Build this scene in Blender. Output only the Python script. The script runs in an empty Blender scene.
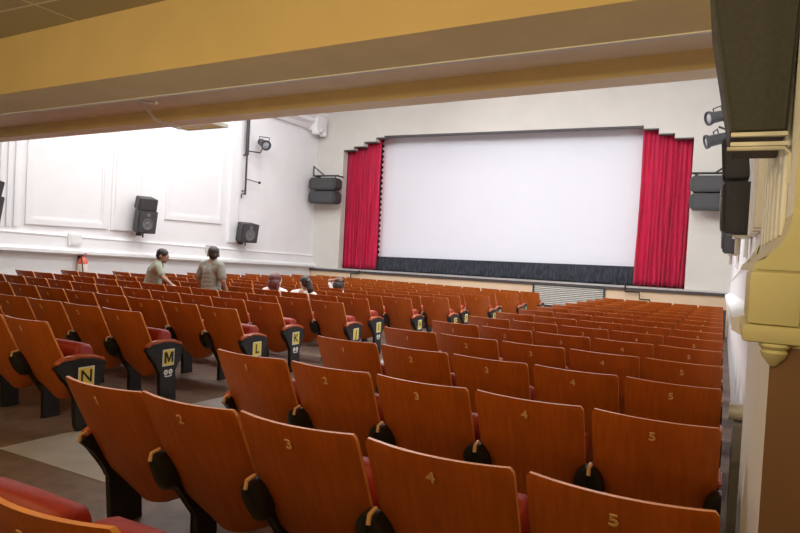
import bpy, bmesh, math, random
from mathutils import Vector, Matrix, Euler
random.seed(4)
C = bpy.context.scene.collection
CAMZ = 1.48                      # eye height above the floor at the nearest full row
ROW0, PITCH, DROP, SEATW = 1.826, 1.04615, 0.021328, 0.55
def FL(y): return -DROP / PITCH * (y - ROW0)      # floor height along the gentle rake
def Z(z): return z + CAMZ                          # eye-relative height -> world height

# ------------------------------------------------------------------ materials
def mat(name, col, rough=0.6, var=0.12, scale=6.0, bump=0.0, metal=0.0, coat=0.0, stretch=(1, 1, 1), spec=0.5, sheen=0.0):
    m = bpy.data.materials.new(name); m.use_nodes = True
    nt = m.node_tree; b = nt.nodes['Principled BSDF']
    tc = nt.nodes.new('ShaderNodeTexCoord'); mp = nt.nodes.new('ShaderNodeMapping')
    mp.inputs['Scale'].default_value = stretch
    nt.links.new(tc.outputs['Object'], mp.inputs['Vector'])
    nz = nt.nodes.new('ShaderNodeTexNoise'); nz.inputs['Scale'].default_value = scale; nz.inputs['Detail'].default_value = 5
    nt.links.new(mp.outputs['Vector'], nz.inputs['Vector'])
    rp = nt.nodes.new('ShaderNodeValToRGB')
    rp.color_ramp.elements[0].position = 0.3; rp.color_ramp.elements[1].position = 0.72
    rp.color_ramp.elements[0].color = (*[c * (1 - var) for c in col], 1)
    rp.color_ramp.elements[1].color = (*[min(1, c * (1 + var)) for c in col], 1)
    nt.links.new(nz.outputs['Fac'], rp.inputs['Fac']); nt.links.new(rp.outputs['Color'], b.inputs['Base Color'])
    b.inputs['Roughness'].default_value = rough; b.inputs['Metallic'].default_value = metal
    b.inputs['Coat Weight'].default_value = coat; b.inputs['Coat Roughness'].default_value = 0.25
    b.inputs['Specular IOR Level'].default_value = spec
    if sheen: b.inputs['Sheen Weight'].default_value = sheen
    if bump:
        bp = nt.nodes.new('ShaderNodeBump'); bp.inputs['Strength'].default_value = bump; bp.inputs['Distance'].default_value = 0.02
        nt.links.new(nz.outputs['Fac'], bp.inputs['Height']); nt.links.new(bp.outputs['Normal'], b.inputs['Normal'])
    return m
M = {}
M['wood'] = mat('varnished_plywood', (0.50, 0.108, 0.009), 0.45, 0.16, 5, 0.03, coat=0.05, stretch=(9, 1, 0.9), spec=0.4)
M['wood_edge'] = mat('plywood_edge', (0.75, 0.29, 0.06), 0.38, 0.15, 14, coat=0.3)
M['digit'] = mat('stencil_paint', (0.85, 0.52, 0.24), 0.5, 0.05)
M['red'] = mat('red_upholstery', (0.34, 0.020, 0.007), 0.5, 0.18, 40, 0.05, sheen=0.0)
M['pad'] = mat('red_arm_pad', (0.50, 0.12, 0.045), 0.25, 0.15, 20, coat=0.3)
M['black'] = mat('black_cast_iron', (0.012, 0.011, 0.011), 0.42, 0.3, 20)
M['brass'] = mat('pale_wood_peg', (0.72, 0.40, 0.19), 0.4, 0.1, 20)
M['yellow'] = mat('yellow_plate', (0.85, 0.66, 0.10), 0.5, 0.05)
M['ink'] = mat('black_ink', (0.008, 0.008, 0.01), 0.5, 0.05)
M['whitepaint'] = mat('white_sign_paint', (0.85, 0.85, 0.82), 0.5, 0.03)
M['wall'] = mat('white_plaster', (0.83, 0.835, 0.84), 0.7, 0.02, 2)
M['trim'] = mat('white_moulding', (0.82, 0.825, 0.83), 0.6, 0.02, 3)
M['screenwall'] = mat('cream_plaster', (0.64, 0.62, 0.57), 0.8, 0.03, 1.5)
M['stagefront'] = mat('peach_stage_front', (0.74, 0.55, 0.37), 0.7, 0.05, 1.2)
M['fascia_shade'] = mat('dark_fascia_and_shade', (0.06, 0.055, 0.055), 0.5, 0.2, 8)
M['edging'] = mat('grey_metal_edging', (0.55, 0.55, 0.55), 0.35, 0.1, 6, metal=0.4)
M['stage'] = mat('stage_boards', (0.10, 0.075, 0.06), 0.5, 0.2, 4, stretch=(1, 8, 1))
M['screen'] = mat('screen_vinyl', (0.80, 0.825, 0.89), 0.75, 0.012, 0.7)
M['mask'] = mat('black_masking', (0.014, 0.014, 0.017), 0.8, 0.3, 30)
M['skirt'] = mat('charcoal_skirt_cloth', (0.075, 0.085, 0.11), 0.75, 0.5, 9, stretch=(3, 1, .6), sheen=0.3)
M['curtain'] = mat('crimson_curtain', (0.86, 0.016, 0.11), 0.55, 0.15, 3, stretch=(4, 1, .3), sheen=0.35)
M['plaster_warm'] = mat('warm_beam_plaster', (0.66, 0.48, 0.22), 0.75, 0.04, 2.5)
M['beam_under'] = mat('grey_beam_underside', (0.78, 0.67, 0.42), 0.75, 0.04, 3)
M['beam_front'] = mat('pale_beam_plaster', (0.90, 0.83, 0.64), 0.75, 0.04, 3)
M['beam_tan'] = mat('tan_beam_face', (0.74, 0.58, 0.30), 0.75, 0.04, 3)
M['wallshade'] = mat('brown_pier_shade', (0.20, 0.10, 0.055), 0.7, 0.1, 2)  # brown carries the shade on the lower pier
M['yellowwall'] = mat('yellow_cream_plaster', (0.60, 0.55, 0.33), 0.6, 0.05, 3)
M['speaker'] = mat('black_speaker_vinyl', (0.042, 0.042, 0.043), 0.55, 0.25, 60, 0.05)
M['black_vinyl'] = mat('near_speaker_vinyl', (0.022, 0.02, 0.016), 0.6, 0.25, 60, 0.05)
M['grille'] = mat('dark_speaker_grille', (0.06, 0.06, 0.063), 0.7, 0.35, 160, 0.1)
M['cone'] = mat('grey_speaker_cone', (0.16, 0.16, 0.17), 0.45, 0.1, 10)
M['steel'] = mat('painted_steel', (0.05, 0.05, 0.053), 0.45, 0.15, 12, metal=0.3)
M['lens'] = mat('lamp_glass', (0.30, 0.31, 0.34), 0.15, 0.1, 8)
M['galv'] = mat('pale_metal', (0.62, 0.60, 0.54), 0.4, 0.1, 12, metal=0.2)
M['carpet'] = mat('brown_carpet', (0.17, 0.115, 0.085), 0.42, 0.28, 9, 0.05)
M['aisle'] = mat('grey_aisle_flooring', (0.42, 0.41, 0.41), 0.28, 0.12, 5, spec=0.5)
M['ext'] = mat('red_extinguisher_paint', (0.72, 0.13, 0.07), 0.3, 0.08, 8, coat=0.5)
M['label'] = mat('pale_label', (0.85, 0.72, 0.62), 0.5, 0.05, 30)
M['skin'] = mat('brown_skin', (0.36, 0.205, 0.14), 0.5, 0.06, 12)
M['skin2'] = mat('light_brown_skin', (0.58, 0.39, 0.29), 0.5, 0.05, 12)
M['hair'] = mat('black_hair', (0.028, 0.022, 0.022), 0.45, 0.4, 60, 0.2, stretch=(1, 1, .2))
M['hair_red'] = mat('reddish_brown_hair', (0.115, 0.03, 0.033), 0.4, 0.4, 50, 0.2, stretch=(1, 1, .2))
M['tee'] = mat('grey_olive_tshirt', (0.27, 0.275, 0.24), 0.85, 0.1, 14, 0.1)
M['tee2'] = mat('grey_green_tshirt', (0.33, 0.37, 0.29), 0.85, 0.12, 14, 0.1)
M['white_top'] = mat('white_cotton_top', (0.85, 0.84, 0.83), 0.85, 0.04, 14, 0.1)
M['jeans'] = mat('dark_denim', (0.05, 0.065, 0.10), 0.85, 0.2, 25, 0.1)
M['eye_white'] = mat('eye_white', (0.8, 0.78, 0.75), 0.3, 0.02)
M['heater'] = mat('grey_heater_enamel', (0.25, 0.26, 0.28), 0.4, 0.1, 6)
def tile_mat():
    m = bpy.data.materials.new('ceiling_tiles'); m.use_nodes = True; nt = m.node_tree; b = nt.nodes['Principled BSDF']
    tc = nt.nodes.new('ShaderNodeTexCoord'); br = nt.nodes.new('ShaderNodeTexBrick')
    br.offset = 0; br.inputs['Scale'].default_value = 1; br.inputs['Brick Width'].default_value = 1.2; br.inputs['Row Height'].default_value = 0.6
    br.inputs['Mortar Size'].default_value = 0.012
    br.inputs['Color1'].default_value = (.42, .35, .24, 1); br.inputs['Color2'].default_value = (.36, .30, .205, 1); br.inputs['Mortar'].default_value = (.62, .54, .4, 1)
    nt.links.new(tc.outputs['Object'], br.inputs['Vector']); nt.links.new(br.outputs['Color'], b.inputs['Base Color']); b.inputs['Roughness'].default_value = .85
    return m
M['tiles'] = tile_mat()

# ------------------------------------------------------------------ mesh helpers
def mesh(name, bm, mats, smooth=False, recalc=True):
    me = bpy.data.meshes.new(name)
    if recalc: bmesh.ops.recalc_face_normals(bm, faces=bm.faces)
    bm.to_mesh(me); bm.free()
    for m in (mats if isinstance(mats, (list, tuple)) else [mats]): me.materials.append(M[m])
    if smooth:
        for p in me.polygons: p.use_smooth = True
        if smooth != 'all': me.set_sharp_from_angle(angle=math.radians(40))
    return me
def link(name, me, parent=None, loc=None, rot=None):
    o = bpy.data.objects.new(name, me); C.objects.link(o)
    if parent: o.parent = parent
    if loc: o.location = loc
    if rot: o.rotation_euler = rot
    return o
def obj(name, bm, mats, parent=None, smooth=False, loc=None, rot=None):
    return link(name, mesh(name, bm, mats, smooth), parent, loc, rot)
def tag(o, label, cat, group=None):
    o['label'] = label; o['category'] = cat
    if group: o['group'] = group
    return o
def struct(name, bm, mats, smooth=False, loc=None, rot=None):
    o = obj(name, bm, mats, None, smooth, loc, rot); o['kind'] = 'structure'; return o
def thing(name, label, cat, loc=(0, 0, 0), rot=(0, 0, 0), group=None):
    o = bpy.data.objects.new(name, None); C.objects.link(o); o.location = loc; o.rotation_euler = rot; o.empty_display_size = .1
    return tag(o, label, cat, group)
def box(bm, x0, x1, y0, y1, z0, z1, mi=0, bev=0):
    vs = [bm.verts.new((x, y, z)) for z in (z0, z1) for y in (y0, y1) for x in (x0, x1)]
    fs = [bm.faces.new([vs[i] for i in q]) for q in ((0, 2, 3, 1), (4, 5, 7, 6), (0, 1, 5, 4), (2, 6, 7, 3), (0, 4, 6, 2), (1, 3, 7, 5))]
    for f in fs: f.material_index = mi
    if bev:
        es = list({e for f in fs for e in f.edges})
        bmesh.ops.bevel(bm, geom=es, offset=bev, segments=2, affect='EDGES', profile=.6)
    return vs
def prism(bm, pts, axis, a0, a1, mi=0, bev=0):
    """extrude a 2-D outline; axis 'x' -> pts are (y,z); 'y' -> (x,z); 'z' -> (x,y)"""
    def P(p, a): return {'x': (a, p[0], p[1]), 'y': (p[0], a, p[1]), 'z': (p[0], p[1], a)}[axis]
    A = [bm.verts.new(P(p, a0)) for p in pts]; B = [bm.verts.new(P(p, a1)) for p in pts]
    fs = [bm.faces.new(A), bm.faces.new(B[::-1])]
    n = len(pts)
    for i in range(n): fs.append(bm.faces.new((A[i], B[i], B[(i + 1) % n], A[(i + 1) % n])))
    for f in fs: f.material_index = mi
    if bev:
        es = [e for f in fs[:2] for e in f.edges]
        bmesh.ops.bevel(bm, geom=list(set(es)), offset=bev, segments=2, affect='EDGES')
def tube(bm, pts, r, seg=8, mi=0, closed=False):
    pts = [Vector(p) for p in pts]; rs = r if isinstance(r, (list, tuple)) else [r] * len(pts)
    rings = []
    for i, p in enumerate(pts):
        d = (pts[min(i + 1, len(pts) - 1)] - pts[max(i - 1, 0)]).normalized()
        a = d.orthogonal().normalized() if i == 0 else (rings_a - d * rings_a.dot(d)).normalized()
        rings_a = a; b = d.cross(a)
        rings.append([bm.verts.new(p + (a * math.cos(2 * math.pi * k / seg) + b * math.sin(2 * math.pi * k / seg)) * rs[i]) for k in range(seg)])
    for i in range(len(rings) - 1):
        for k in range(seg):
            bm.faces.new((rings[i][k], rings[i][(k + 1) % seg], rings[i + 1][(k + 1) % seg], rings[i + 1][k])).material_index = mi
    bm.faces.new(rings[0][::-1]).material_index = mi; bm.faces.new(rings[-1]).material_index = mi
def lathe(bm, prof, axis=(0, 0, 1), origin=(0, 0, 0), seg=20, mi=0):
    ax = Vector(axis).normalized(); a = ax.orthogonal().normalized(); b = ax.cross(a); o = Vector(origin); rings = []
    for r, h in prof:
        rings.append([bm.verts.new(o + ax * h + (a * math.cos(2 * math.pi * k / seg) + b * math.sin(2 * math.pi * k / seg)) * max(r, 1e-4)) for k in range(seg)])
    for i in range(len(rings) - 1):
        for k in range(seg): bm.faces.new((rings[i][k], rings[i][(k + 1) % seg], rings[i + 1][(k + 1) % seg], rings[i + 1][k])).material_index = mi
    bm.faces.new(rings[0][::-1]).material_index = mi; bm.faces.new(rings[-1]).material_index = mi
def NB(): return bmesh.new()
def text_mesh(body, size, mats, thick=0.0012, bold=0.0, xform=None):
    cu = bpy.data.curves.new('lettering', 'FONT'); cu.body = body; cu.size = size; cu.align_x = 'CENTER'; cu.align_y = 'CENTER'
    cu.extrude = thick; cu.offset = bold; cu.resolution_u = 3
    o = bpy.data.objects.new('lettering', cu); C.objects.link(o)
    dg = bpy.context.evaluated_depsgraph_get(); dg.update()
    me = bpy.data.meshes.new_from_object(o.evaluated_get(dg)); bpy.data.objects.remove(o)
    if xform: me.transform(xform)
    me.materials.clear()
    for m in (mats if isinstance(mats, (list, tuple)) else [mats]): me.materials.append(M[m])
    return me

# ------------------------------------------------------------------ the room shell
XL, XR, YS = -13.1, 0.165, 18.6
bm = NB()
def floorstrip(x0, x1, y0, y1, dz=0.0):
    vs = [bm.verts.new(p) for p in ((x0, y0, FL(y0) + dz), (x1, y0, FL(y0) + dz), (x1, y1, FL(y1) + dz), (x0, y1, FL(y1) + dz))]
    lo = [bm.verts.new((v.co.x, v.co.y, v.co.z - .1)) for v in vs]
    bm.faces.new(vs); bm.faces.new(lo[::-1])
    for i in range(4): bm.faces.new((vs[i], lo[i], lo[(i + 1) % 4], vs[(i + 1) % 4]))
floorstrip(XL - .1, 1.7, -3.2, YS + .1)
struct('floor', bm, 'carpet')
bm = NB(); floorstrip(-4.3, -2.72, 2.56, 17.6, 0.004)
o = struct('trim_1', bm, 'aisle')

def wallz(y): return -0.04 - 0.031 * (y - 7.66) + CAMZ    # ledge line follows the rake
# left wall
bm = NB(); box(bm, XL - .2, XL, -3.2, YS + .3, -.7, Z(5.4)); struct('wall_left', bm, 'wall')
def ledge(name, xw, s, y0, y1, m='trim'):
    bm = NB()
    prof = [(0, .02), (.05, .02), (.07, -.01), (.05, -.05), (.05, -.27), (.10, -.31), (.19, -.33), (.19, -.39), (.06, -.43), (0, -.43)]
    A = [bm.verts.new((xw + s * px, y0, wallz(y0) + pz)) for px, pz in prof]; B = [bm.verts.new((xw + s * px, y1, wallz(y1) + pz)) for px, pz in prof]
    n = len(prof); bm.faces.new(A); bm.faces.new(B[::-1])
    for i in range(n): bm.faces.new((A[i], B[i], B[(i + 1) % n], A[(i + 1) % n]))
    return struct(name, bm, m)
ledge('trim_2', XL, 1, -3.2, YS)
def frame_on_wall(bm, xw, s, y0, y1, z0, z1, w=.12, d=.04):
    for (a, b_, c, e) in ((y0, y1, z0, z0 + w), (y0, y1, z1 - w, z1), (y0, y0 + w, z0 + w, z1 - w), (y1 - w, y1, z0 + w, z1 - w)):
        box(bm, min(xw, xw + s * d), max(xw, xw + s * d), a, b_, c, e)
    for (a, b_, c, e) in ((y0 + w, y1 - w, z0 + w, z0 + w + .04), (y0 + w, y0 + w + .04, z0 + w + .04, z1 - w), (y1 - w - .04, y1 - w, z0 + w + .04, z1 - w)):
        box(bm, min(xw, xw + s * d * .5), max(xw, xw + s * d * .5), a, b_, c, e)
bm = NB(); frame_on_wall(bm, XL, 1, 8.15, 10.12, Z(.12), Z(4.0)); struct('trim_3', bm, 'trim')
bm = NB(); frame_on_wall(bm, XL, 1, 11.85, 13.95, Z(.47), Z(4.0)); struct('trim_4', bm, 'trim')
bm = NB()                                  # fluted pilaster at the left edge of the view and the flat ones between the panels
for k in range(7): box(bm, XL, XL + .045, 7.0 + k * .15, 7.08 + k * .15, Z(.05), Z(4.0), bev=.012)
struct('trim_5', bm, 'trim')
bm = NB(); box(bm, XL, XL + .07, 10.3, 11.02, Z(.1), Z(4.0), bev=.015); box(bm, XL, XL + .035, 10.22, 10.30, Z(.1), Z(4.0)); struct('trim_6', bm, 'trim')
bm = NB(); box(bm, XL, XL + .07, 14.2, 14.58, Z(-.05), Z(4.0), bev=.015); struct('trim_7', bm, 'trim')
bm = NB()                                  # cornice with a scrolled end block near the corner
prism(bm, [(XL, Z(4.0)), (XL + .12, Z(4.0)), (XL + .2, Z(4.12)), (XL + .34, Z(4.22)), (XL + .34, Z(4.34)), (XL + .46, Z(4.5)), (XL + .46, Z(4.6)), (XL, Z(4.6))], 'y', 6.0, YS)
struct('trim_8', bm, 'trim')
bm = NB()
box(bm, XL, XL + .42, 17.9, 18.55, Z(3.95), Z(4.55), bev=.05)
for k in range(3): lathe(bm, [(0, 0), (.12, .02), (.15, .1), (.12, .2), (0, .22)], (0, 0, 1), (XL + .3, 18.0 + k * .22, Z(3.8 + .1 * (k % 2))), 12)
struct('trim_9', bm, 'trim', True)

# right wall: white beyond the near pier, with the same ledge
bm = NB(); box(bm, XR, XR + .2, 3.42, YS + .3, -.7, Z(5.4)); struct('wall_right', bm, 'wall')
ledge('trim_10', XR, 1 * -.62, 3.42, YS)
# near pier on the right: shade put into the brown colour below, yellow cream above (stands in for the end of the deeper rear bay)
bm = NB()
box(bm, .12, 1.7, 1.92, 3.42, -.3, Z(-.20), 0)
box(bm, .12, 1.7, 1.92, 3.42, Z(-.20), Z(.02), 1)
box(bm, .150, 1.7, 1.92, 3.42, Z(.02), Z(1.7), 1)
bm.faces.ensure_lookup_table()
for f in bm.faces:
    f.normal_update()
    c = f.calc_center_median()
    if abs(c.x - .12) < .001 or abs(c.x - .15) < .001: f.material_index = 2  # pier flank pale: hall light put into its colour
struct('wall_pier', bm, ['wallshade', 'yellowwall', 'trim'])
bm = NB()                                  # fluted mouldings running up the pier and wall above the ledge
for k in range(6): box(bm, .135, .15, 2.15 + k * .21, 2.24 + k * .21, Z(.10), Z(1.2), bev=.006)
for k in range(4): box(bm, XR - .05, XR, 3.5 + k * .3, 3.63 + k * .3, Z(.2), Z(5.2), bev=.01)
box(bm, XR - .03, XR, 6.0, 6.5, Z(.1), Z(5.2)); box(bm, XR - .03, XR, 10.3, 11.1, Z(.0), Z(5.2))
struct('trim_11', bm, 'trim')
# corbel: block, lip, vase-shaped drop
cor = NB()
box(cor, .060, .180, 1.90, 2.20, Z(-.145), Z(-.005), 0, .012)
box(cor, .050, .188, 1.89, 2.21, Z(-.192), Z(-.146), 0, .012)
lathe(cor, [(.034, 0), (.037, -.007), (.031, -.014), (.029, -.017), (.032, -.024), (.027, -.037), (.017, -.048), (.012, -.056), (.004, -.062)], (0, 0, 1), (.128, 1.92, Z(-.192)), 24)
struct('trim_12', cor, 'yellowwall', True)
bm = NB()                                   # sloping shoulder above the corbel
prism(bm, [(.066, Z(-.006)), (.22, Z(-.006)), (.22, Z(.16)), (.150, Z(.15)), (.135, Z(.07)), (.105, Z(.035)), (.075, Z(.02))], 'y', 1.905, 3.42, 0, .006)
struct('trim_13', bm, 'yellowwall', True)
bm = NB(); box(bm, 1.7, 1.9, -3.2, 2.0, -.4, Z(1.75)); struct('wall_rear_right', bm, 'yellowwall')
bm = NB(); box(bm, XL - .2, 1.9, -3.4, -3.2, -.5, Z(5.4)); struct('wall_rear', bm, 'yellowwall')

# balcony overhead: tiled ceiling, deep beam, soffit, front beam (each at a slight angle to the rows)
BROT = math.radians(-3.4); FROT = math.radians(-5.0); L0, L1 = XL - 1.2, .75
bm = NB(); box(bm, XL - 1, 2.2, -3.3, 4.2, Z(1.72), Z(1.80)); struct('ceiling', bm, 'tiles')
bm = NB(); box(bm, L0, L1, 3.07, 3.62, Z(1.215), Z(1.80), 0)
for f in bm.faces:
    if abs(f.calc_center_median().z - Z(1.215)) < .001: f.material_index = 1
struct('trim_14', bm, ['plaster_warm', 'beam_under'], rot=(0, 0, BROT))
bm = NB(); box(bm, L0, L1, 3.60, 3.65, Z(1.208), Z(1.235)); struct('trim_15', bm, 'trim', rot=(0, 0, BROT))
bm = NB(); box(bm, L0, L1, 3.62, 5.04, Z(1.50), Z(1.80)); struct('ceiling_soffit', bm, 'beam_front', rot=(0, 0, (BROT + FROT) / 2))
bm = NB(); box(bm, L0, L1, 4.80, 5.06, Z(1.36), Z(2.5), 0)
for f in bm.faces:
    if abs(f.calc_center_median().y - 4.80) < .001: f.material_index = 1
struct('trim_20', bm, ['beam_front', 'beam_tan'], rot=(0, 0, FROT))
bm = NB(); box(bm, XL - .2, 1.9, -3.4, YS + 1.3, Z(5.4), Z(5.6)); struct('ceiling_hall', bm, 'wall')

# screen wall with the stepped opening
def stz(x): return -.78 + (x + 13) * .01 + CAMZ        # stage edge line
steps = [(XL - .2, -12.0, -9), (-12.0, -11.6, 3.36), (-11.6, -11.2, 3.47), (-11.2, -10.74, 3.62), (-10.74, -10.42, 3.75), (-10.42, -2.22, 3.80), (-2.22, -1.82, 3.71), (-1.82, -1.41, 3.56), (-1.41, -.93, 3.43), (-.93, XR + .3, -9)]
bm = NB()
for a, b_, zt in steps: box(bm, a, b_, YS, YS + .28, (stz(a) - .02) if zt < -5 else Z(zt), Z(5.4))
struct('wall_front', bm, 'screenwall')
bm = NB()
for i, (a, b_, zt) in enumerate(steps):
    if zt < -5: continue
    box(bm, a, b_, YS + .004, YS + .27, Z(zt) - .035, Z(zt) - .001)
struct('shade_strip', bm, 'fascia_shade')  # dark strip standing in for shade under the stepped opening
bm = NB(); box(bm, XL - .2, XR + .3, YS + 1.25, YS + 1.4, Z(-1), Z(5.4)); struct('wall_stage_back', bm, 'mask')
bm = NB()                                   # stage body, fascia and metal edging
vs = []
def slab(bm, y0, y1, zt, zb, mi):
    x0, x1 = XL - .1, XR + .1
    P = [(x0, y0, stz(x0) + zb), (x1, y0, stz(x1) + zb), (x1, y1, stz(x1) + zb), (x0, y1, stz(x0) + zb), (x0, y0, stz(x0) + zt), (x1, y0, stz(x1) + zt), (x1, y1, stz(x1) + zt), (x0, y1, stz(x0) + zt)]
    v = [bm.verts.new(p) for p in P]
    for q in ((0, 3, 2, 1), (4, 5, 6, 7), (0, 1, 5, 4), (1, 2, 6, 5), (2, 3, 7, 6), (3, 0, 4, 7)): bm.faces.new([v[i] for i in q]).material_index = mi
slab(bm, 18.5, YS + 1.3, -.105, -1.4, 0)
struct('trim_16', bm, 'stagefront')
bm = NB(); slab(bm, 18.44, YS + 1.3, -.035, -.105, 0); struct('trim_17', bm, 'fascia_shade')
bm = NB(); slab(bm, 18.43, 18.75, .012, -.035, 0); struct('trim_18', bm, 'edging')
bm = NB(); slab(bm, 18.75, YS + 1.3, .0, -.035, 0); struct('trim_19', bm, 'stage')

# ------------------------------------------------------------------ cinema screen, skirt, curtains
YSC = 19.35; k = YSC / 18.6
sc = thing('cinema_screen', 'large white cinema screen between the red curtains above the stage', 'screen', (-6.4 * k, YSC, stz(-6)))
def sq(bm, pts, y0, y1, mi=0): prism(bm, pts, 'y', y0, y1, mi)
ox, oy, oz = sc.location
bm = NB(); TL, TR, BR, BL = (-10.38 * k, Z(3.74 * k)), (-2.0 * k, Z(3.76 * k)), (-2.0 * k, Z(-.20 * k)), (-10.36 * k, Z(-.36 * k))
L = lambda P: (P[0] - ox, P[1] - oz)
sq(bm, [L(TL), L(TR), L(BR), L(BL)], 0, .03); obj('screen_surface', bm, 'screen', sc)
bm = NB()
W = .34
sq(bm, [L((TL[0] - W, TL[1] + .2)), L((TR[0] + W, TR[1] + .2)), L((BR[0] + W, BR[1] - .15)), L((BL[0] - W, BL[1] - .15))], .05, .12)
obj('screen_frame', bm, 'mask', sc)
bm = NB(); lo, hi = [], []                   # scalloped lacing strip down the left edge and along the bottom
for i in range(93):
    t = i / 92; x = TL[0] + (BL[0] - TL[0]) * t; z = TL[1] + (BL[1] - TL[1]) * t
    lo.append((x - ox + .02, z - oz)); hi.append((x - ox - (.075 if i % 4 < 2 else .01), z - oz))
for i in range(181):
    t = i / 180; x = BL[0] + (BR[0] - BL[0]) * t; z = BL[1] + (BR[1] - BL[1]) * t
    lo.append((x - ox, z - oz + .02)); hi.append((x - ox, z - oz - (.06 if i % 4 < 2 else .01)))
A = [bm.verts.new((x, -.004, z)) for x, z in lo]; B = [bm.verts.new((x, -.004, z)) for x, z in hi]
for i in range(len(A) - 1): bm.faces.new((A[i], A[i + 1], B[i + 1], B[i]))
obj('lacing', bm, 'screen', sc)
def cloth(x0, x1, zt, zb, folds, amp, seed, top_amp=.5, nz=26, dens=7):
    """hanging fabric with uneven vertical folds; zt/zb functions of x"""
    rnd = random.Random(seed); bm = NB(); n = folds * dens; ph = []; x = 0; cols = []
    fr = [rnd.uniform(.7, 1.3) for _ in range(folds)]; am = [rnd.uniform(.45, 1.1) for _ in range(folds)]; tot = sum(fr)
    prof = []; acc = 0
    for i in range(folds):
        for j in range(dens):
            t = j / dens; prof.append(((acc + t * fr[i]) / tot, am[i] * (0.5 - 0.5 * math.cos(2 * math.pi * t))))
        acc += fr[i]
    prof.append((1, 0))
    grid = []
    for r in range(nz + 1):
        v = r / nz; row = []
        for s, a in prof:
            xx = x0 + (x1 - x0) * s; z = zt(xx) + (zb(xx) - zt(xx)) * v
            g = top_amp + (1 - top_amp) * v
            xo = .03 * math.sin(5 * v + s * 23) * v
            row.append(bm.verts.new((xx + xo, -a * amp * g + .01 * math.sin(9 * v + 40 * s), z + (.02 * math.sin(s * 60) if r == nz else 0))))
        grid.append(row)
    for r in range(nz):
        for c in range(len(prof) - 1): bm.faces.new((grid[r][c], grid[r][c + 1], grid[r + 1][c + 1], grid[r + 1][c]))
    back = bmesh.ops.solidify(bm, geom=bm.faces[:], thickness=.012)
    return bm
for nm, x0, x1, sd, lab in (('l', -12.30, -10.72, 3, 'crimson velvet curtain hanging at the left side of the cinema screen'), ('r', -2.27, -.72, 8, 'crimson velvet curtain hanging at the right side of the cinema screen')):
    t = thing('stage_curtain', lab, 'curtain', (0, 19.02, 0), group='red curtains beside the screen')
    b0 = cloth(x0, x1, lambda x: Z(3.95), lambda x: stz(x) + .03, 13, .15, sd)
    obj('drape', b0, 'curtain', t, 'all')
    bm = NB(); tube(bm, [(x0 - .1, .05, Z(3.97)), (x1 + .05, .05, Z(3.97))], .025); obj('curtain_rail', bm, 'steel', t)
b0 = cloth(-10.9, -2.1, lambda x: Z(-.27 + (x + 10.6) * .018), lambda x: stz(x) + .01, 60, .07, 21, .35, 10, 5)
o = obj('screen_skirt', b0, 'skirt', None, 'all', (0, 19.2, 0)); tag(o, 'low charcoal gathered cloth skirt along the foot of the screen', 'skirt')

# things on the stage front
v = thing('ventilation_grille', 'wide grey slatted ventilation grille set in the peach stage front', 'grille', (-3.99, 18.5, Z(-1.05)))
bm = NB()
x0, x1, z0, z1 = -.99, .99, -.34, .25
for q in ((x0 - .05, x1 + .05, z1, z1 + .04), (x0 - .05, x1 + .05, z0 - .04, z0), (x0 - .05, x0, z0, z1), (x1, x1 + .05, z0, z1)): box(bm, q[0], q[1], -.05, 0, q[2], q[3])
obj('frame', bm, 'steel', v)
bm = NB(); box(bm, x0, x1, -.012, -.002, z0, z1); obj('backing', bm, 'heater', v)
bm = NB()
for i in range(11):
    z = z0 + (i + .5) * (z1 - z0) / 11
    prism(bm, [(-.045, z - .014), (-.04, z - .018), (-.012, z + .012), (-.014, z + .018)], 'x', x0, x1)
obj('slats', bm, 'galv', v)
for pts, lab in (([(-2.42, -.66), (-2.41, -.815), (-2.04, -.815), (-2.03, -1.0), (-1.76, -1.0), (-1.76, -1.09)], 'black stepped pipe rail on the stage front below the right curtain'),
                 ([(-11.02, -.79), (-11.02, -.885), (-11.33, -.895), (-11.33, -1.2)], 'black stepped pipe rail on the stage front below the left curtain')):
    bm = NB(); q = [(x, 18.40, Z(z)) for x, z in pts]
    tube(bm, q, .022); 
    for p in (q[0], q[-1]): tube(bm, [p, (p[0], 18.5, p[2])], .02)
    tag(obj('pipe_rail', bm, 'black', None, True), lab, 'rail', 'pipe rails on the stage front')
# subwoofer at the right end
s = thing('subwoofer', 'small black speaker cabinet on the floor at the right end of the stage', 'speaker', (-.06, 17.9, FL(17.9)))
bm = NB(); box(bm, -.16, .16, -.22, .22, .01, .72, bev=.015); obj('cabinet', bm, 'speaker', s)
bm = NB(); box(bm, -.14, .14, -.235, -.215, .05, .68, bev=.006); obj('grille', bm, 'grille', s)

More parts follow.
